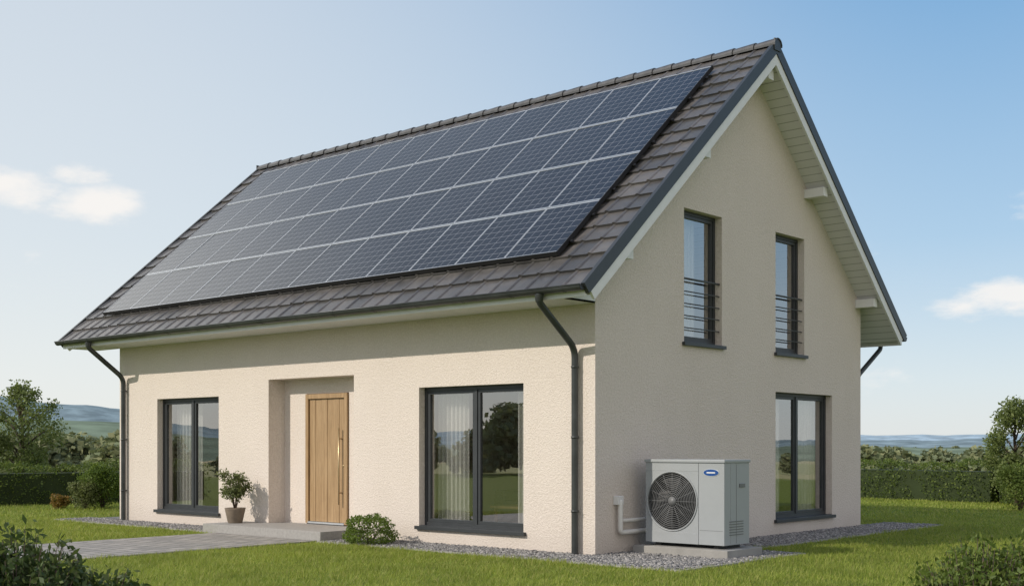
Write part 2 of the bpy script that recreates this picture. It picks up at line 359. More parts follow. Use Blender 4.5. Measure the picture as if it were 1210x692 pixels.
for i in range(n):
    xa=X0-.05+i*L; b=len(V); sg=10
    for (x,r) in ((xa,.088),(xa+L*1.06,.106),(xa+L*1.06,.09)):
        for j in range(sg+1):
            a=math.pi*j/sg*1.16-.08*math.pi; V.append((x,RY-math.cos(a)*r*1.15,ZR-.005+math.sin(a)*r))
    for k in range(2):
        for j in range(sg): F.append((b+k*(sg+1)+j,b+k*(sg+1)+j+1,b+(k+1)*(sg+1)+j+1,b+(k+1)*(sg+1)+j))
mesh('ridge_caps',V,F,M_ridge,house)
for x in (X1+.05,X0-.05): box('ridge_end',x-.01,x+.012,RY-.10,RY+.10,ZR-.1,ZR+.085,M_dark,house,.004)
box('eave_soffit',HX0-.82,-.002,-.70,-.003,3.40,3.425,M_soff,house); box('eave_fascia',HX0-.84,X1-.02,-.745,-.703,3.395,3.53,M_white,house,.003)
for x in (-.01,HX0+.01):
    mesh('eave_cheek',[(x-.009,-.70,3.40),(x-.009,-.0,3.40),(x-.009,-.0,3.95),(x+.008,-.70,3.40),(x+.008,-.0,3.40),(x+.008,-.0,3.95)],[(0,1,2),(5,4,3),(0,3,4,1),(1,4,5,2),(2,5,3,0)],M_white,house)
yb=2*RY+.745
box('back_fascia',X0+.02,X1-.02,yb-.042,yb,3.36,3.53,M_white,house)
def gutter(name,y,z,x0,x1,r=.068):
    V=[];F=[];s=12
    for x in (x0,x1):
        for rr in (r,r-.006):
            for j in range(s+1):
                a=math.pi*j/s; V.append((x,y-rr*math.cos(a),z-rr*math.sin(a)))
    k=s+1
    for j in range(s): F.append((j,j+1,2*k+j+1,2*k+j)); F.append((k+j+1,k+j,3*k+j,3*k+j+1))
    for b in (0,2*k):
        for j in range(s): F.append((b+j,b+k+j,b+k+j+1,b+j+1))
        F.append(tuple(b+j for j in range(k)))
    mesh(name,V,F,M_gut,house)
    tube(name+'_bead',[(x0,y-(r if y<4 else -r),z+.004),(x1,y-(r if y<4 else -r),z+.004)],.011,M_gut,house,8)
    n=15
    V=[];F=[]
    for i in range(n):
        x=x0+.3+(x1-x0-.6)*i/(n-1); b=len(V)
        for xx in (x-.015,x+.015):
            for j in range(s+1):
                a=math.pi*j/s; V.append((xx,y-(r+.005)*math.cos(a),z-(r+.005)*math.sin(a)))
        for j in range(s): F.append((b+j,b+j+1,b+k+j+1,b+k+j))
    mesh(name+'_brackets',V,F,M_gut,house)
gutter('front_gutter',-.825,3.525,X0-.05,X1+.01); gutter('back_gutter',2*RY+.825,3.50,X0-.05,X1+.02)
def downpipe(name,x):
    P=bend([(x,-.825,3.47),(x,-.825,3.36),(x,-.075,2.80),(x,-.075,.02)],.13)
    tube(name,P,.046,M_gut,house,14,False); lathe(name+'_outlet',[(.046,0),(.052,.02),(.062,.10)],(x,-.825,3.36),M_gut,house)
    for z in (2.55,1.6,.6):
        tube(name+'_clip',[(x,-.075,z-.015),(x,-.075,z+.015)],.052,M_gut,house,14); box(name+'_bracket',x-.012,x+.012,0,-.03,z-.012,z+.012,M_gut,house)
downpipe('downpipe',-.29); downpipe('downpipe',-11.57)
P=bend([(-.05,HY1+.97,3.45),(-.05,HY1+.97,3.32),(-.12,HY1+.1,2.75),(-.12,HY1+.1,.02)],.13); tube('downpipe_rear',P,.043,M_gut,house,14,False)
def pz(y): return 7.78+(-.20/cs)-.874*abs(RY-y)
for d in (1.85,3.80):
    for sgn in (-1,1):
        y=RY+sgn*d; t=pz(y); box('purlin',.002,.36,y-.075,y+.075,t-.20,t-.05,M_white,house,.004)
        box('purlin',HX0-.7,HX0-.002,y-.075,y+.075,t-.20,t-.05,M_white,house,.004)
box('ridge_purlin',.002,.36,RY-.08,RY+.08,pz(RY)-.26,pz(RY)-.1,M_white,house,.004)
# ---------------- solar array
arr=empty('solar_panel_array')
nc,nrw=12,4; S0,S1=.737,5.94; XA,XB=-11.95,-.42; pw=(XB-XA)/nc; ph=(S1-S0)/nrw; ht=.125; hb=.09
GV=[];GF=[];UV=[];FV=[];FF=[]
def fbox(x0,x1,s0,s1,h0,h1):
    b=len(FV)
    for h in (h0,h1):
        for s,x in ((s0,x0),(s0,x1),(s1,x1),(s1,x0)): FV.append(RP(s,x,h))
    for f in ((3,2,1,0),(4,5,6,7),(0,1,5,4),(1,2,6,5),(2,3,7,6),(3,0,4,7)): FF.append(tuple(b+i for i in f))
for i in range(nc):
    for j in range(nrw):
        x0=XA+i*pw+.004; x1=XA+(i+1)*pw-.004; s0=S0+j*ph+.010; s1=S0+(j+1)*ph-.010; dh=random.uniform(-.0015,.0015)
        t=.010; t2=.020
        fbox(x0,x0+t,s0,s1,hb,ht+dh); fbox(x1-t,x1,s0,s1,hb,ht+dh); fbox(x0+t,x1-t,s0,s0+t2,hb,ht+dh); fbox(x0+t,x1-t,s1-t2,s1,hb,ht+dh)
        b=len(GV)
        tx,ts=random.uniform(-.002,.002),random.uniform(-.002,.002)
        for s,x,hh in ((s0+t2,x0+t,-ts-tx),(s0+t2,x1-t,-ts+tx),(s1-t2,x1-t,ts+tx),(s1-t2,x0+t,ts-tx)): GV.append(RP(s,x,ht-.005+hh))
        GF.append((b,b+1,b+2,b+3)); wv,hv=6*.1525,8*.156
        UV+=[(0,0),(wv,0),(wv,hv),(0,hv)]
g=mesh('cells',GV,GF,M_pv,arr); uvl=g.data.uv_layers.new(name='UVMap')
for i,l in enumerate(uvl.data): l.uv=UV[i]
mesh('frames',FV,FF,M_alu,arr)
FV=[];FF=[]
for j in range(nrw):
    for q in (.25,.75): fbox(XA-.03,XB+.06,S0+(j+q)*ph-.02,S0+(j+q)*ph+.02,.055,.088)
fbox(XA,XB,S0-.004,S0+.012,.065,.129); fbox(XB-.005,XB+.010,S0,S1,.065,.129)
mesh('rails',FV,FF,M_black,arr)
# ================================================================ HEAT PUMP
hp=empty('heat_pump'); A0,A1,B0,B1,Z0,Z1=.25,1.50,.82,1.46,.17,1.29
box('pad',.12,1.62,.70,1.60,0,.12,M_conc,hp,.01)
for x in (.38,1.3):box('foot',x,x+.08,.88,1.42,.12,.17,M_black,hp)
box('body_rear',A0,A1,B0+.16,B1,Z0,Z1-.03,M_hp,hp,.006)
box('control_section',1.105,A1,B0,B0+.158,Z0,Z1-.03,M_hp,hp,.008)
cx,cz,R=.68,.735,.385; sq=.41
box('fan_top',A0,1.10,B0,B0+.158,cz+sq,Z1-.03,M_hp,hp,.005); box('fan_bottom',A0,1.10,B0,B0+.158,Z0,cz-sq,M_hp,hp,.005)
box('fan_left',A0,cx-sq,B0,B0+.158,cz-sq+.001,cz+sq-.001,M_hp,hp,.003); box('fan_right',cx+sq,1.10,B0,B0+.158,cz-sq+.001,cz+sq-.001,M_hp,hp,.003)
box('lid',A0-.015,A1+.015,B0-.018,B1+.015,Z1-.03,Z1+.012,M_hp,hp,.012)
V=[];F=[];n=64
for j in range(n):
    a=2*math.pi*j/n; c,s=math.cos(a),math.sin(a); k=sq/max(abs(c),abs(s))
    V+=[(cx+k*c,B0+.002,cz+k*s),(cx+R*c*1.02,B0+.004,cz+R*s*1.02),(cx+R*c,B0+.02,cz+R*s),(cx+R*.96*c,B0+.13,cz+R*.96*s),(cx,B0+.14,cz)]
for j in range(n):
    for k in range(4): F.append((j*5+k,((j+1)%n)*5+k,((j+1)%n)*5+k+1,j*5+k+1))
o=mesh('fan_surround',V,F,M_hp,hp); o.data.materials.append(M_black)
for i,p in enumerate(o.data.polygons):
    if i%4>=2: p.material_index=1
V=[];F=[]
for b in range(5):
    a0=b*2*math.pi/5; base=len(V)
    for i in range(7):
        r=.07+i*.045
        for j in range(5):
            a=a0+(j/4-.5)*(.95-.03*i)+.10*i; V.append((cx+r*math.cos(a),B0+.115-.06*(j/4),cz+r*math.sin(a)))
    for i in range(6):
        for j in range(4): F.append((base+i*5+j,base+i*5+j+1,base+(i+1)*5+j+1,base+(i+1)*5+j))
M_blade=simple('fan_blade_plastic',(.03,.031,.033),.5)
mesh('fan_blades',V,F,M_blade,hp,True); tube('fan_hub',[(cx,B0+.05,cz),(cx,B0+.13,cz)],.075,M_blade,hp,20)
def ring(r,y,th,mat,name='grille_ring'):
    pts=[(cx+r*math.cos(2*math.pi*j/48),y,cz+r*math.sin(2*math.pi*j/48)) for j in range(49)]; tube(name,pts,th,mat,hp,6,False)
for r in np.linspace(.06,.385,14): ring(r,B0+.004,.0042,M_hpd)
for j in range(16):
    a=2*math.pi*j/16; tube('grille_spoke',[(cx+.06*math.cos(a),B0+.006,cz+.06*math.sin(a)),(cx+.385*math.cos(a),B0+.006,cz+.385*math.sin(a))],.004,M_hpd,hp,5)
ring(.40,B0-.002,.010,M_hp,'grille_rim'); tube('grille_cap',[(cx,B0-.004,cz),(cx,B0+.01,cz)],.062,M_hpd,hp,20)
for i in range(6): box('side_vent',A1-.001,A1+.006,.95,1.30,.30+i*.035,.312+i*.035,M_hpd,hp)
box('side_seam',A1-.001,A1+.0025,1.12,1.126,Z0+.02,Z1-.05,M_hpd,hp); box('side_handle',A1-.001,A1+.01,1.2,1.34,.93,.98,M_hpd,hp,.003)
box('front_seam',1.12,1.48,B0-.002,B0+.002,.36,.364,M_hpd,hp)
def oval(name,r1,r2,y0,mat):
    V=[(1.30+r1*math.cos(2*math.pi*j/32),y,1.13+r2*math.sin(2*math.pi*j/32)) for y in (B0+.001,y0) for j in range(32)]
    mesh(name,V,[tuple(range(32,64))]+[(j,(j+1)%32,32+(j+1)%32,32+j) for j in range(32)],mat,hp)
oval('badge_rim',.125,.052,B0-.004,M_alu); oval('badge',.115,.044,B0-.007,M_logo); box('badge_bar',1.235,1.365,B0-.010,B0-.006,1.122,1.138,M_white,hp)
pp=[(.0,.47,.74),(.075,.47,.74),(.075,.47,.30),(.075,1.05,.30),(.24,1.05,.30)]; tube('pipe',bend(pp,.06),.034,M_pipe,hp)
tube('pipe',bend([(.0,.56,.46),(.07,.56,.46),(.07,1.15,.46),(.24,1.15,.46)],.05),.026,M_pipe,hp)
box('wall_box',.0015,.09,.40,.53,.68,.80,M_white,hp,.01)
# ================================================================ PLANTS NEAR HOUSE
pot=empty('potted_plant'); pc=(-7.45,-.42,.156)
lathe('pot',[(.0,.0),(.115,.0),(.125,.01),(.175,.24),(.18,.26),(.16,.26),(.15,.21),(0,.21)],pc,simple('clay_pot',(.20,.16,.12),.85,var=.2,scale=8,bump=.3),pot)
tw=[]
for i in range(11):
    a=random.uniform(0,6.28); r=random.uniform(.08,.25); top=(pc[0]+r*math.cos(a),pc[1]+r*math.sin(a),pc[2]+random.uniform(.45,.86)); tw.append(top)
    tube('stem',[(pc[0],pc[1],pc[2]+.2),(pc[0]+r*.3*math.cos(a),pc[1]+r*.3*math.sin(a),pc[2]+.42),top],[.012,.008,.003],M_bark,pot,6)
C=np.concatenate([blobpts(t,(.12,.12,.12),190,.9) for t in tw]+[blobpts((pc[0],pc[1],pc[2]+.55),(.2,.2,.22),500,.9)])
npmesh('leaves',leafquads(C,.045),4,M_olive,pot)
bx,by=-3.72,-.70
e=empty('boxwood_bush')
npmesh('leaves',leafquads(blobpts((bx,by,.16),(.42,.40,.32),5500,.3),.035,.2),4,M_box,e)
for j in range(5): tube('stem',[(bx,by,-.02),(bx+.2*math.cos(j*1.3),by+.2*math.sin(j*1.3),.25)],[.015,.006],M_bark,e,6)
# ================================================================ GROUND
def terr(x,y):
    r=np.hypot(x-CAM[0],y-CAM[1]); t=np.clip((r-46)/85,0,1); t=t*t*(3-2*t)
    z=-6.5*t+ .9*t*np.sin(x*.021+1)*np.cos(y*.017)
    return z
def ground():
    rad=np.concatenate([np.linspace(0,44,12),np.linspace(50,300,50),np.geomspace(320,4500,24)]); na=144; V=[];F=[]
    for r in rad:
        for j in range(na):
            a=2*math.pi*j/na; x=CAM[0]+r*math.cos(a); y=CAM[1]+r*math.sin(a); V.append((x,y,float(terr(x,y))))
    for i in range(len(rad)-1):
        for j in range(na): F.append((i*na+j,i*na+(j+1)%na,(i+1)*na+(j+1)%na,(i+1)*na+j)[::-1])
    t=NT('lawn'); g=t.N('ShaderNodeNewGeometry'); pos=g.outputs['Position']
    n2=t.noise(22,4,pos); n3=t.noise(3,4,pos)
    c=t.ramp(n3.outputs[0],[(.3,(.12,.165,.028)),(.7,(.19,.235,.04))]); c=t.mix(.5,c,t.ramp(n2.outputs[0],[(.3,(.5,.5,.5)),(.7,(1.1,1.1,1.0))]),'MULTIPLY')
    v=t.N('ShaderNodeTexVoronoi'); v.inputs['Scale'].default_value=.0055; t.L(pos,v.inputs['Vector']); sp=t.N('ShaderNodeSeparateColor'); t.L(v.outputs['Color'],sp.inputs[0])
    fld=t.ramp(sp.outputs[0],[(0,(.24,.27,.11)),(.35,(.36,.34,.16)),(.6,(.50,.42,.25)),(.85,(.28,.30,.13)),(1,(.44,.38,.22))])
    s=t.N('ShaderNodeVectorMath',operation='DISTANCE'); t.L(pos,s.inputs[0]); s.inputs[1].default_value=(9.9,-13,0)
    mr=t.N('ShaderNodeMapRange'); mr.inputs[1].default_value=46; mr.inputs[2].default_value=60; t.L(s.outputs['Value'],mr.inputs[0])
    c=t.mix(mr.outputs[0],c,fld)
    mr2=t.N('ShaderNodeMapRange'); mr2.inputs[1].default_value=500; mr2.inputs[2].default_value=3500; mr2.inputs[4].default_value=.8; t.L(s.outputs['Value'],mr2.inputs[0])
    c=t.mix(mr2.outputs[0],c,(.34,.40,.42)); t.set(c,.95,spec=.1); t.bump(n2.outputs[0],.5,.03)  # far ground fades to grey-blue, aerial perspective painted into the colour
    o=mesh('lawn',V,F,t.m); bm=bmesh.new(); bm.from_mesh(o.data); bmesh.ops.remove_doubles(bm,verts=bm.verts[:],dist=.001); bmesh.ops.recalc_face_normals(bm,faces=bm.faces[:]); bm.to_mesh(o.data); bm.free()
    if o.data.polygons[50].normal.z<0: o.data.flip_normals()
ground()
GR=[(-12.9,-7.76,-.80,0),(-4.64,1.95,-.92,0),(0,1.95,0,2.1),(0,1.05,2.1,9.2),(-12.9,-11.83,0,8.5)]
def gravmat():
    t=NT('gravel'); g=t.N('ShaderNodeNewGeometry')
    c=t.ramp(g.outputs['Random Per Island'],[(0,(.11,.11,.115)),(.5,(.21,.205,.20)),(.8,(.30,.29,.28)),(1,(.42,.40,.38))])
    t.set(c,.85); return t.m
M_gr=gravmat()
def gbmat():
    t=NT('gravel_bed'); v=t.N('ShaderNodeTexVoronoi'); v.inputs['Scale'].default_value=42; t.L(t.coord(),v.inputs['Vector']); sp=t.N('ShaderNodeSeparateColor'); t.L(v.outputs['Color'],sp.inputs[0])
    t.set(t.ramp(sp.outputs[0],[(0,(.08,.08,.08)),(1,(.24,.235,.23))]),.9); t.bump(v.outputs[0],.8,-.02); return t.m
grav=empty('gravel_border'); M_gb=gbmat()
V=[];F=[]
for x0,x1,y0,y1 in GR:
    b=len(V); V+=[(x0,y0,.006),(x1,y0,.006),(x1,y1,.006),(x0,y1,.006)]; F.append((b,b+1,b+2,b+3))
mesh('bed',V,F,M_gb,grav)
phi=(1+5**.5)/2
IV=np.array([(-1,phi,0),(1,phi,0),(-1,-phi,0),(1,-phi,0),(0,-1,phi),(0,1,phi),(0,-1,-phi),(0,1,-phi),(phi,0,-1),(phi,0,1),(-phi,0,-1),(-phi,0,1)])/1.9
IF=np.array([(0,11,5),(0,5,1),(0,1,7),(0,7,10),(0,10,11),(1,5,9),(5,11,4),(11,10,2),(10,7,6),(7,1,8),(3,9,4),(3,4,2),(3,2,6),(3,6,8),(3,8,9),(4,9,5),(2,4,11),(6,2,10),(8,6,7),(9,8,1)])
pts=[]
for x0,x1,y0,y1 in GR[:4]:
    n=int((x1-x0)*(y1-y0)*1300); pts.append(np.stack([rng.uniform(x0+.0,x1,n),rng.uniform(y0,y1-.01 if y1==0 else y1,n)],1))
pts=np.concatenate(pts); k=~((pts[:,0]>.1)&(pts[:,0]<1.63)&(pts[:,1]>.68)&(pts[:,1]<1.61)); pts=pts[k]
n=len(pts); sz=rng.uniform(.009,.022,n)
S=np.stack([sz*rng.uniform(.8,1.5,n),sz*rng.uniform(.8,1.3,n),sz*rng.uniform(.5,.9,n)],1); an=rng.uniform(0,6.28,n)
vv=IV[None]*(1+.25*rng.normal(size=(n,12,1)))*S[:,None]; X=vv[...,0]*np.cos(an)[:,None]-vv[...,1]*np.sin(an)[:,None]; Y=vv[...,0]*np.sin(an)[:,None]+vv[...,1]*np.cos(an)[:,None]
vv=np.stack([X+pts[:,0:1],Y+pts[:,1:2],vv[...,2]+.010+rng.uniform(0,.012,(n,1))],-1)
npmeshF('stones',vv.reshape(-1,3),(IF[None]+12*np.arange(n)[:,None,None]).reshape(-1,3),M_gr,grav)
for a in ((-12.9,-7.76,-.84,-.80),(-4.64,1.99,-.96,-.92),(1.95,1.99,-.92,2.1),(1.05,1.99,2.1,2.14),(1.05,1.09,2.14,9.2)): box('edging',*a,0,.022,M_conc,grav)
def pavemat():
    t=NT('paving'); b=t.N('ShaderNodeTexBrick'); t.L(t.coord(),b.inputs['Vector']); b.inputs['Scale'].default_value=1; b.inputs['Brick Width'].default_value=.30; b.inputs['Row Height'].default_value=.2; b.inputs['Mortar Size'].default_value=.010
    b.inputs['Color1'].default_value=(.36,.335,.305,1); b.inputs['Color2'].default_value=(.25,.24,.225,1); b.inputs['Mortar'].default_value=(.07,.07,.055,1)
    n=t.noise(7,5); t.set(t.mix(.5,b.outputs[0],t.ramp(n.outputs[0],[(.3,(.7,.7,.7)),(.7,(1.1,1.1,1.1))]),'MULTIPLY'),.85); t.bump(b.outputs[1],-.6,.006); return t.m
path=box('paved_path',-7.35,-4.72,-14,-.875,-.05,.02,pavemat())
def grass():
    def zone(Ya,Yb,k,dens,h,wd):
        n=int(k*(Yb*Yb-Ya*Ya)*dens); Y=np.sqrt(rng.uniform(Ya*Ya,Yb*Yb,n)); X=rng.uniform(-k,k,n)*Y
        x=CAM[0]+FW[0]*Y+RT[0]*X; y=CAM[1]+FW[1]*Y+RT[1]*X
        keep=~((x>-11.85)&(x<.02)&(y>-.02)&(y<8.1))
        for x0,x1,y0,y1 in GR+[(-7.75,-4.65,-.9,0),(-7.36,-4.71,-14.01,-.8)]: keep&=~((x>x0-.01)&(x<x1+.02)&(y>y0-.03)&(y<y1+.02))
        x,y=x[keep],y[keep]; n=len(x)
        pn=np.sin(x*2.1+np.sin(y*1.7))*np.cos(y*2.6+np.sin(x*1.3))+.6*np.sin(x*6.1+y*3)*np.sin(y*7.3-x*2); H=h*rng.uniform(.45,1.25,n)*(1+.3*pn); a=rng.uniform(0,6.28,n); l=rng.uniform(.3,1.2,n)*H; b=a+math.pi/2+rng.normal(0,.5,n)
        dx,dy=np.cos(a)*wd/2,np.sin(a)*wd/2; z0=np.zeros(n)
        V=np.empty((n,3,3)); V[:,0]=np.stack([x-dx,y-dy,z0],1); V[:,1]=np.stack([x+dx,y+dy,z0],1); V[:,2]=np.stack([x+np.cos(b)*l,y+np.sin(b)*l,H],1)
        return V.reshape(-1,3)
    V=np.concatenate([zone(9.5,18,.56,1500,.055,.009),zone(18,25,.56,750,.052,.013),zone(25,40,.56,260,.055,.022)])
    npmesh('grass',V,3,M_grass)
grass()
def hedge(name,line,w,h,dens=420,leaf=.06,mat=M_hedge):
    C=[];e=empty(name);V=[];F=[]
    P=[np.array(p) for p in line]
    for p,q in zip(P[:-1],P[1:]):
        L=np.linalg.norm(q-p); d=(q-p)/L; nn=np.array([-d[1],d[0]]); per=2*h+w; n=int(L*per*dens); t=rng.uniform(-.15,L+.15,n); u=rng.uniform(0,per,n)
        o=np.where(u<h,-w/2,np.where(u<h+w,u-h-w/2,w/2)); z=np.where(u<h,u,np.where(u<h+w,h,per-u))
        k=1-.16*rng.random(n)**1.5; nz=.06*np.sin(t*1.9)+.045*np.sin(t*5.3+o*4)+.035*np.sin(t*11+z*9); rnd=.10*np.clip((z/h-.75)/.25,0,1)**2
        o=o*(k-rnd)+np.sign(o)*nz; z=z*(1-.10*rng.random(n)**2)+np.where(z>h*.8,nz,0)-.05*(np.abs(o)/(w/2))**4*(z>h*.9); z=z+rng.normal(0,.022,n)
        xy=p+d*t[:,None]+nn*o[:,None]; C.append(np.column_stack([xy,z+.02]))
        b=len(V); s=.80
        for pt in (p,q):
            for oo,zz in ((-w/2*s,0),(-w/2*s,h*s),(w/2*s,h*s),(w/2*s,0)): g=pt+nn*oo; V.append((g[0],g[1],zz))
        F+=[(b,b+1,b+5,b+4),(b+1,b+2,b+6,b+5),(b+2,b+3,b+7,b+6),(b,b+1,b+2,b+3),(b+4,b+5,b+6,b+7)]
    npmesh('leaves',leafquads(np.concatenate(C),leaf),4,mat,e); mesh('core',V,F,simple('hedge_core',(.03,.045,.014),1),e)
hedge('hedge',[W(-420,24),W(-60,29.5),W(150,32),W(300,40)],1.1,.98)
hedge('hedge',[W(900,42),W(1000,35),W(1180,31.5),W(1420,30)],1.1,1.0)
def tree(name,x,y,h,cr,n=7000,leaf=.09,mat=M_tree,low=.25,clumps=26,z=0,airy=.8):
    e=empty(name); R=random.Random(int(abs(x*17+y*31+h*7)))
    tp=[(x,y,z-.1),(x+.05*h*.3,y,z+h*.3),(x-.02*h,y+.02*h,z+h*.62),(x,y,z+h*.9)]
    tube('trunk',tp,[.028*h+.01,.02*h,.012*h,.004*h],M_bark,e,8); C=[]
    for i in range(clumps):
        t=low+(1-low)*(i+.5)/clumps; prof=math.sin(math.pi*min(1,(t-low)/(1-low)*.88+.12))**.7; a=i*2.4+R.uniform(-.4,.4); rr=cr*prof*R.uniform(.35,.95)
        c=(x+rr*math.cos(a),y+rr*math.sin(a),z+h*t*.96); s=cr*R.uniform(.18,.36)
        st=(x,y,z+h*max(.12,t-.22)); mid=tuple((st[k]+c[k])/2+(.03*h if k==2 else 0) for k in range(3))
        tube('limb',[st,mid,c],[.009*h,.006*h,.002*h],M_bark,e,5); C.append(blobpts(c,(s,s,s*.85),n//clumps,airy))
    npmesh('leaves',leafquads(np.concatenate(C),leaf),4,mat,e); return e
def bush(name,x,y,w,h,n,leaf,mat,clumps=9,seed=1):
    e=empty(name); R=random.Random(seed); C=[blobpts((x,y,h*.42),(w*.36,w*.36,h*.48),n//3,.6)]
    for i in range(clumps):
        a=i*2.4+R.random(); rr=w*.28*R.uniform(.4,1.1); c=(x+rr*math.cos(a),y+rr*math.sin(a),h*R.uniform(.3,.78)); s=w*R.uniform(.14,.24)
        C.append(blobpts(c,(s,s,min(s,h*.3)),n//clumps,.7)); tube('stem',[(x,y,-.03),(x+rr*.4*math.cos(a),y+rr*.4*math.sin(a),c[2]*.5),c],[.02,.012,.004],M_bark,e,5)
    C=np.concatenate(C); C=C[C[:,2]>0.0]; npmesh('leaves',leafquads(C,leaf,.3),4,mat,e)
x,y=W(25,34); tree('deciduous_tree',x,y,3.25,1.2,7000,.085,clumps=32)
x,y=W(-45,33); tree('deciduous_tree',x,y,3.0,1.1,6000,.085)
x,y=W(1200,30.0); tree('deciduous_tree',x,y,2.6,.95,8500,.08,low=.1)
x,y=W(1250,29.5); tree('deciduous_tree',x,y,3.0,1.1,7000,.08,low=.1)
x,y=W(121,28.5); bush('garden_bush',x,y,1.2,1.16,5000,.05,M_box,seed=3)
x,y=W(100,28.2); bush('garden_bush',x,y,.9,.75,4000,.05,M_olive,seed=4)
x,y=W(70,28.2); bush('flowering_bush',x,y,.6,.35,1500,.045,M_dryp,seed=5)
x,y=W(1205,27.5); bush('garden_bush',x,y,1.3,1.2,5000,.055,M_hedge,seed=6)
def shrub(name,x,y,w,h,nst,seed,mat,leaf=.05,k=60):
    e=empty(name); R=random.Random(seed); C=[]
    for i in range(nst):
        a=R.uniform(0,6.28); rr=w*.5*math.sqrt(R.random()); hh=h*(1-.5*(rr/(w*.5))**2)*R.uniform(.72,1.03); b=(x+rr*.45*math.cos(a),y+rr*.45*math.sin(a),-.02); t=(x+rr*math.cos(a),y+rr*math.sin(a),hh)
        tube('stem',[b,((b[0]+t[0])/2,(b[1]+t[1])/2,hh*.6),t],[.008,.005,.002],M_bark,e,5)
        u=rng.uniform(.25,1.02,k)[:,None]; C.append(np.array(b)*(1-u)+np.array(t)*u+rng.normal(0,.030,(k,3)))
    npmesh('leaves',leafquads(np.concatenate(C),leaf,.8,.42),4,mat,e)
x,y=W(20,8.4); shrub('shrub',x,y,1.2,.94,190,11,M_shr,.062)
x,y=W(-60,8.2); shrub('shrub',x,y,1.0,.98,120,13,M_shr,.062)
x,y=W(115,9.2); shrub('shrub',x,y,.9,.60,100,14,M_shr,.058)
x,y=W(1155,8.6); shrub('shrub',x,y,1.0,.86,170,12,M_hedge,.048)
x,y=W(1240,8.8); shrub('shrub',x,y,.9,.96,120,15,M_hedge,.048)
far=empty('distant_trees'); vars_=[]
for v in range(4):
    R=random.Random(v); C=[]
    for i in range(16):
        t=(i+.5)/16; a=i*2.4; rr=.30*math.sin(math.pi*(.15+.8*t))*R.uniform(.3,1); C.append(blobpts((rr*math.cos(a),rr*math.sin(a),.18+.72*t),(.15,.15,.12),60,.7))
    C.append(blobpts((0,0,.48),(.22,.22,.36),250,.5))
    Vv=leafquads(np.concatenate(C),.085,0,.8); o=npmesh('crown',Vv,4,M_far,far); vars_.append(o.data); bpy.data.objects.remove(o)
def addfar(x,y,h,w):
    o=bpy.data.objects.new('crown',random.choice(vars_)); o.location=(x,y,float(terr(x,y))-.05*h); o.scale=(h*w,h*w,h); o.rotation_euler=(0,0,random.uniform(0,6.28)); link(o,far)
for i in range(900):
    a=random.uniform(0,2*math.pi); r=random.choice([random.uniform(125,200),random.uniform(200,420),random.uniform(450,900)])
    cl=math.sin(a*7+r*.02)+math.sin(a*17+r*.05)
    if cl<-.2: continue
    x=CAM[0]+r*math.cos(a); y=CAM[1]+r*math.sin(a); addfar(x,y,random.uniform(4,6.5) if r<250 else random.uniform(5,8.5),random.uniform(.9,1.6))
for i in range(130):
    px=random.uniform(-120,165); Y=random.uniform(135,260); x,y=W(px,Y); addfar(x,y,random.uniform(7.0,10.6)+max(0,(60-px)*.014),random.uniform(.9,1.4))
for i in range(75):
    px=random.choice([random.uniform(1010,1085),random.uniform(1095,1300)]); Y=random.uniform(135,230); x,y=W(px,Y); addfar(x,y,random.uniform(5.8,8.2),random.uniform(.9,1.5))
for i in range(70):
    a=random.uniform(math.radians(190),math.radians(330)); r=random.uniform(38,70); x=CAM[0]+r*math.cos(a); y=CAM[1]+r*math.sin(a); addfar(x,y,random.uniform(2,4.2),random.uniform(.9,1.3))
hl=empty('distant_hills')
def hill(r,base,amp,seed,col,bias):
    V=[];F=[];n=720; R=np.random.default_rng(seed); ph=R.uniform(0,6.28,10); fr=[3,5,8,13,21,34,55,89,144,233]
    for j in range(n):
        a=2*math.pi*j/n; s=sum(math.sin(f*a+p)/(f**.6) for f,p in zip(fr,ph)); h=base+amp*s+bias(a)
        c,q=math.cos(a),math.sin(a)
        for k,(dr,hh) in enumerate(((-.22,-9),(-.14,h*.35-4),(-.06,h*.85-1),(0,h),(.2,-9))): V.append((CAM[0]+r*(1+dr)*c,CAM[1]+r*(1+dr)*q,hh))
    for j in range(n):
        for k in range(4): a=j*5+k; b=((j+1)%n)*5+k; F.append((a,b,b+1,a+1))
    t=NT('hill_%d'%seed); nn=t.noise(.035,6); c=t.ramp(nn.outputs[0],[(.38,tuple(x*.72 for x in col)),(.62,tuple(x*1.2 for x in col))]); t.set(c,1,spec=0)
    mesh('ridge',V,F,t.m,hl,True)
def leftness(a):
    dx,dy=math.cos(a),math.sin(a); f=dx*FW[0]+dy*FW[1]; r=dx*RT[0]+dy*RT[1]; return max(0,-r)*max(0,f)
hill(750,1.0,3.5,3,(.18,.23,.17),lambda a:36*leftness(a)); hill(1500,8,8,5,(.22,.29,.32),lambda a:140*leftness(a)); hill(3000,24,14,8,(.34,.44,.51),lambda a:45*leftness(a))  # bluish ridge colours have the hazy air of distance painted in
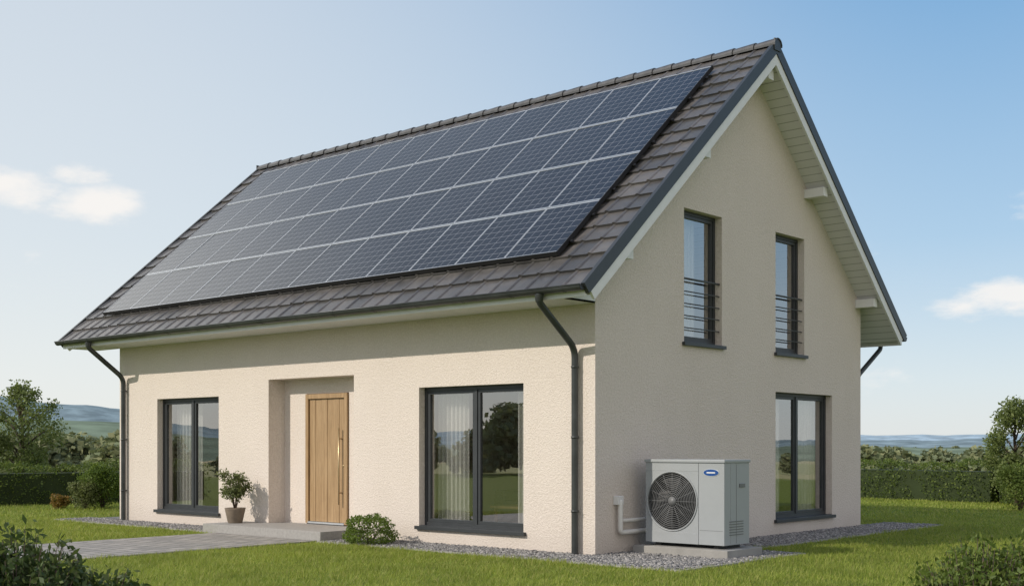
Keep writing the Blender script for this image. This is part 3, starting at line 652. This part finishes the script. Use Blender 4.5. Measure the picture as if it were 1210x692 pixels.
# ================================================================ LIGHT
az=np.array([-.40,-.917]); az/=np.linalg.norm(az); el=math.radians(33)
sd=Vector((az[0]*math.cos(el),az[1]*math.cos(el),math.sin(el)))
ld=bpy.data.lights.new('sun','SUN'); ld.energy=3.35; ld.angle=math.radians(.53); ld.color=(1,.91,.79)
so=bpy.data.objects.new('sun',ld); COL.objects.link(so); so.rotation_euler=sd.to_track_quat('Z','Y').to_euler(); so.location=(0,-20,20)
w=bpy.data.worlds.new('World'); sc.world=w; w.use_nodes=True; nt=w.node_tree; N=nt.nodes; Lk=nt.links; bg=N['Background']
sky=N.new('ShaderNodeTexSky'); sky.sky_type='NISHITA'; sky.sun_disc=False; sky.sun_elevation=el; sky.sun_rotation=math.atan2(az[0],az[1]); sky.air_density=1.0; sky.dust_density=1.0; sky.ozone_density=1.0
tc=N.new('ShaderNodeTexCoord'); GEN=tc.outputs['Generated']
def wm(op,a,b=None,c=None):
    n=N.new('ShaderNodeMath'); n.operation=op
    for i,v in enumerate((a,b,c)):
        if v is None: continue
        if isinstance(v,(int,float)): n.inputs[i].default_value=v
        else: Lk.new(v,n.inputs[i])
    return n.outputs[0]
def wmix(f,a,b):
    n=N.new('ShaderNodeMix'); n.data_type='RGBA'
    for i,v in ((0,f),(6,a),(7,b)):
        if isinstance(v,(int,float)): n.inputs[i].default_value=v
        elif isinstance(v,tuple): n.inputs[i].default_value=(*v,1)
        else: Lk.new(v,n.inputs[i])
    return n.outputs[2]
STR=.15
sx=N.new('ShaderNodeSeparateXYZ'); Lk.new(GEN,sx.inputs[0])
rp=N.new('ShaderNodeValToRGB'); Lk.new(sx.outputs[2],rp.inputs[0]); e=rp.color_ramp.elements
st=[(0,(.79,.82,.82)),(.05,(.69,.78,.84)),(.16,(.42,.61,.80)),(.34,(.21,.43,.71)),(1,(.09,.22,.5))]
e[0].position=0; e[0].color=(*st[0][1],1); e[1].position=1; e[1].color=(*st[-1][1],1)
for p,c in st[1:-1]: q=e.new(p); q.color=(*c,1)
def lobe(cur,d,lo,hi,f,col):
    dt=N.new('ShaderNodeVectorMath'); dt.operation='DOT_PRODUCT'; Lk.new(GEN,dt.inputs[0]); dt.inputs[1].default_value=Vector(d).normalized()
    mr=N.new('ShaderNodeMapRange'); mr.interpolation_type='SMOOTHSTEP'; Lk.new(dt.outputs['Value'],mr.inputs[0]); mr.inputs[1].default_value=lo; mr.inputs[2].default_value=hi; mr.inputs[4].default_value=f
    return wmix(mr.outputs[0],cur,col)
haze_glow=lobe(rp.outputs[0],(-.96,.12,.10),.45,1.0,.70,(.90,.90,.87))    # hazy west
haze_glow=lobe(haze_glow,(-.93,-.12,.40),.87,1.0,.9,(2.3,2.25,2.1))            # added western glow, brightens the reflection in the left solar panels
haze_glow=lobe(haze_glow,(.82,-.50,.28),.05,1.0,.85,(1.05,.955,.88))           # added out-of-view warm glow in the south-east, fills the shaded gable
sc1=N.new('ShaderNodeVectorMath'); sc1.operation='SCALE'; Lk.new(haze_glow,sc1.inputs[0]); sc1.inputs[3].default_value=1/STR
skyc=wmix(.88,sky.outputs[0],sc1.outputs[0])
mp=N.new('ShaderNodeMapping'); mp.inputs['Scale'].default_value=(1,1,2.6); Lk.new(GEN,mp.inputs[0])
no=N.new('ShaderNodeTexNoise'); no.inputs['Scale'].default_value=15; no.inputs['Detail'].default_value=9; no.inputs['Roughness'].default_value=.62; Lk.new(mp.outputs[0],no.inputs[0])
def patch(px,py,rad,st):
    k=(px-605)/1435; m=(525-py)/1435; d=Vector((FW[0]+RT[0]*k,FW[1]+RT[1]*k,m)).normalized()
    s=N.new('ShaderNodeVectorMath'); s.operation='SUBTRACT'; Lk.new(GEN,s.inputs[0]); s.inputs[1].default_value=d
    m2=N.new('ShaderNodeVectorMath'); m2.operation='MULTIPLY'; Lk.new(s.outputs[0],m2.inputs[0]); m2.inputs[1].default_value=(1,1,2.6)
    l=N.new('ShaderNodeVectorMath'); l.operation='LENGTH'; Lk.new(m2.outputs[0],l.inputs[0])
    r=N.new('ShaderNodeMapRange'); r.interpolation_type='SMOOTHSTEP'; Lk.new(l.outputs['Value'],r.inputs[0]); r.inputs[1].default_value=rad; r.inputs[2].default_value=0; r.inputs[4].default_value=st
    return r.outputs[0]
tot=None
for p in ((12,222,.08,.56),(112,243,.07,.60),(85,206,.045,.46),(1192,352,.08,.50),(1145,361,.06,.42),(1040,312,.09,.22),(1060,450,.09,.26),(-150,300,.2,.35),(1400,250,.25,.3)):
    o=patch(*p); tot=o if tot is None else wm('MAXIMUM',tot,o)
cl=wm('ADD',no.outputs[0],tot); r=N.new('ShaderNodeMapRange'); r.interpolation_type='SMOOTHSTEP'; Lk.new(cl,r.inputs[0]); r.inputs[1].default_value=.70; r.inputs[2].default_value=1.06; r.inputs[4].default_value=.78
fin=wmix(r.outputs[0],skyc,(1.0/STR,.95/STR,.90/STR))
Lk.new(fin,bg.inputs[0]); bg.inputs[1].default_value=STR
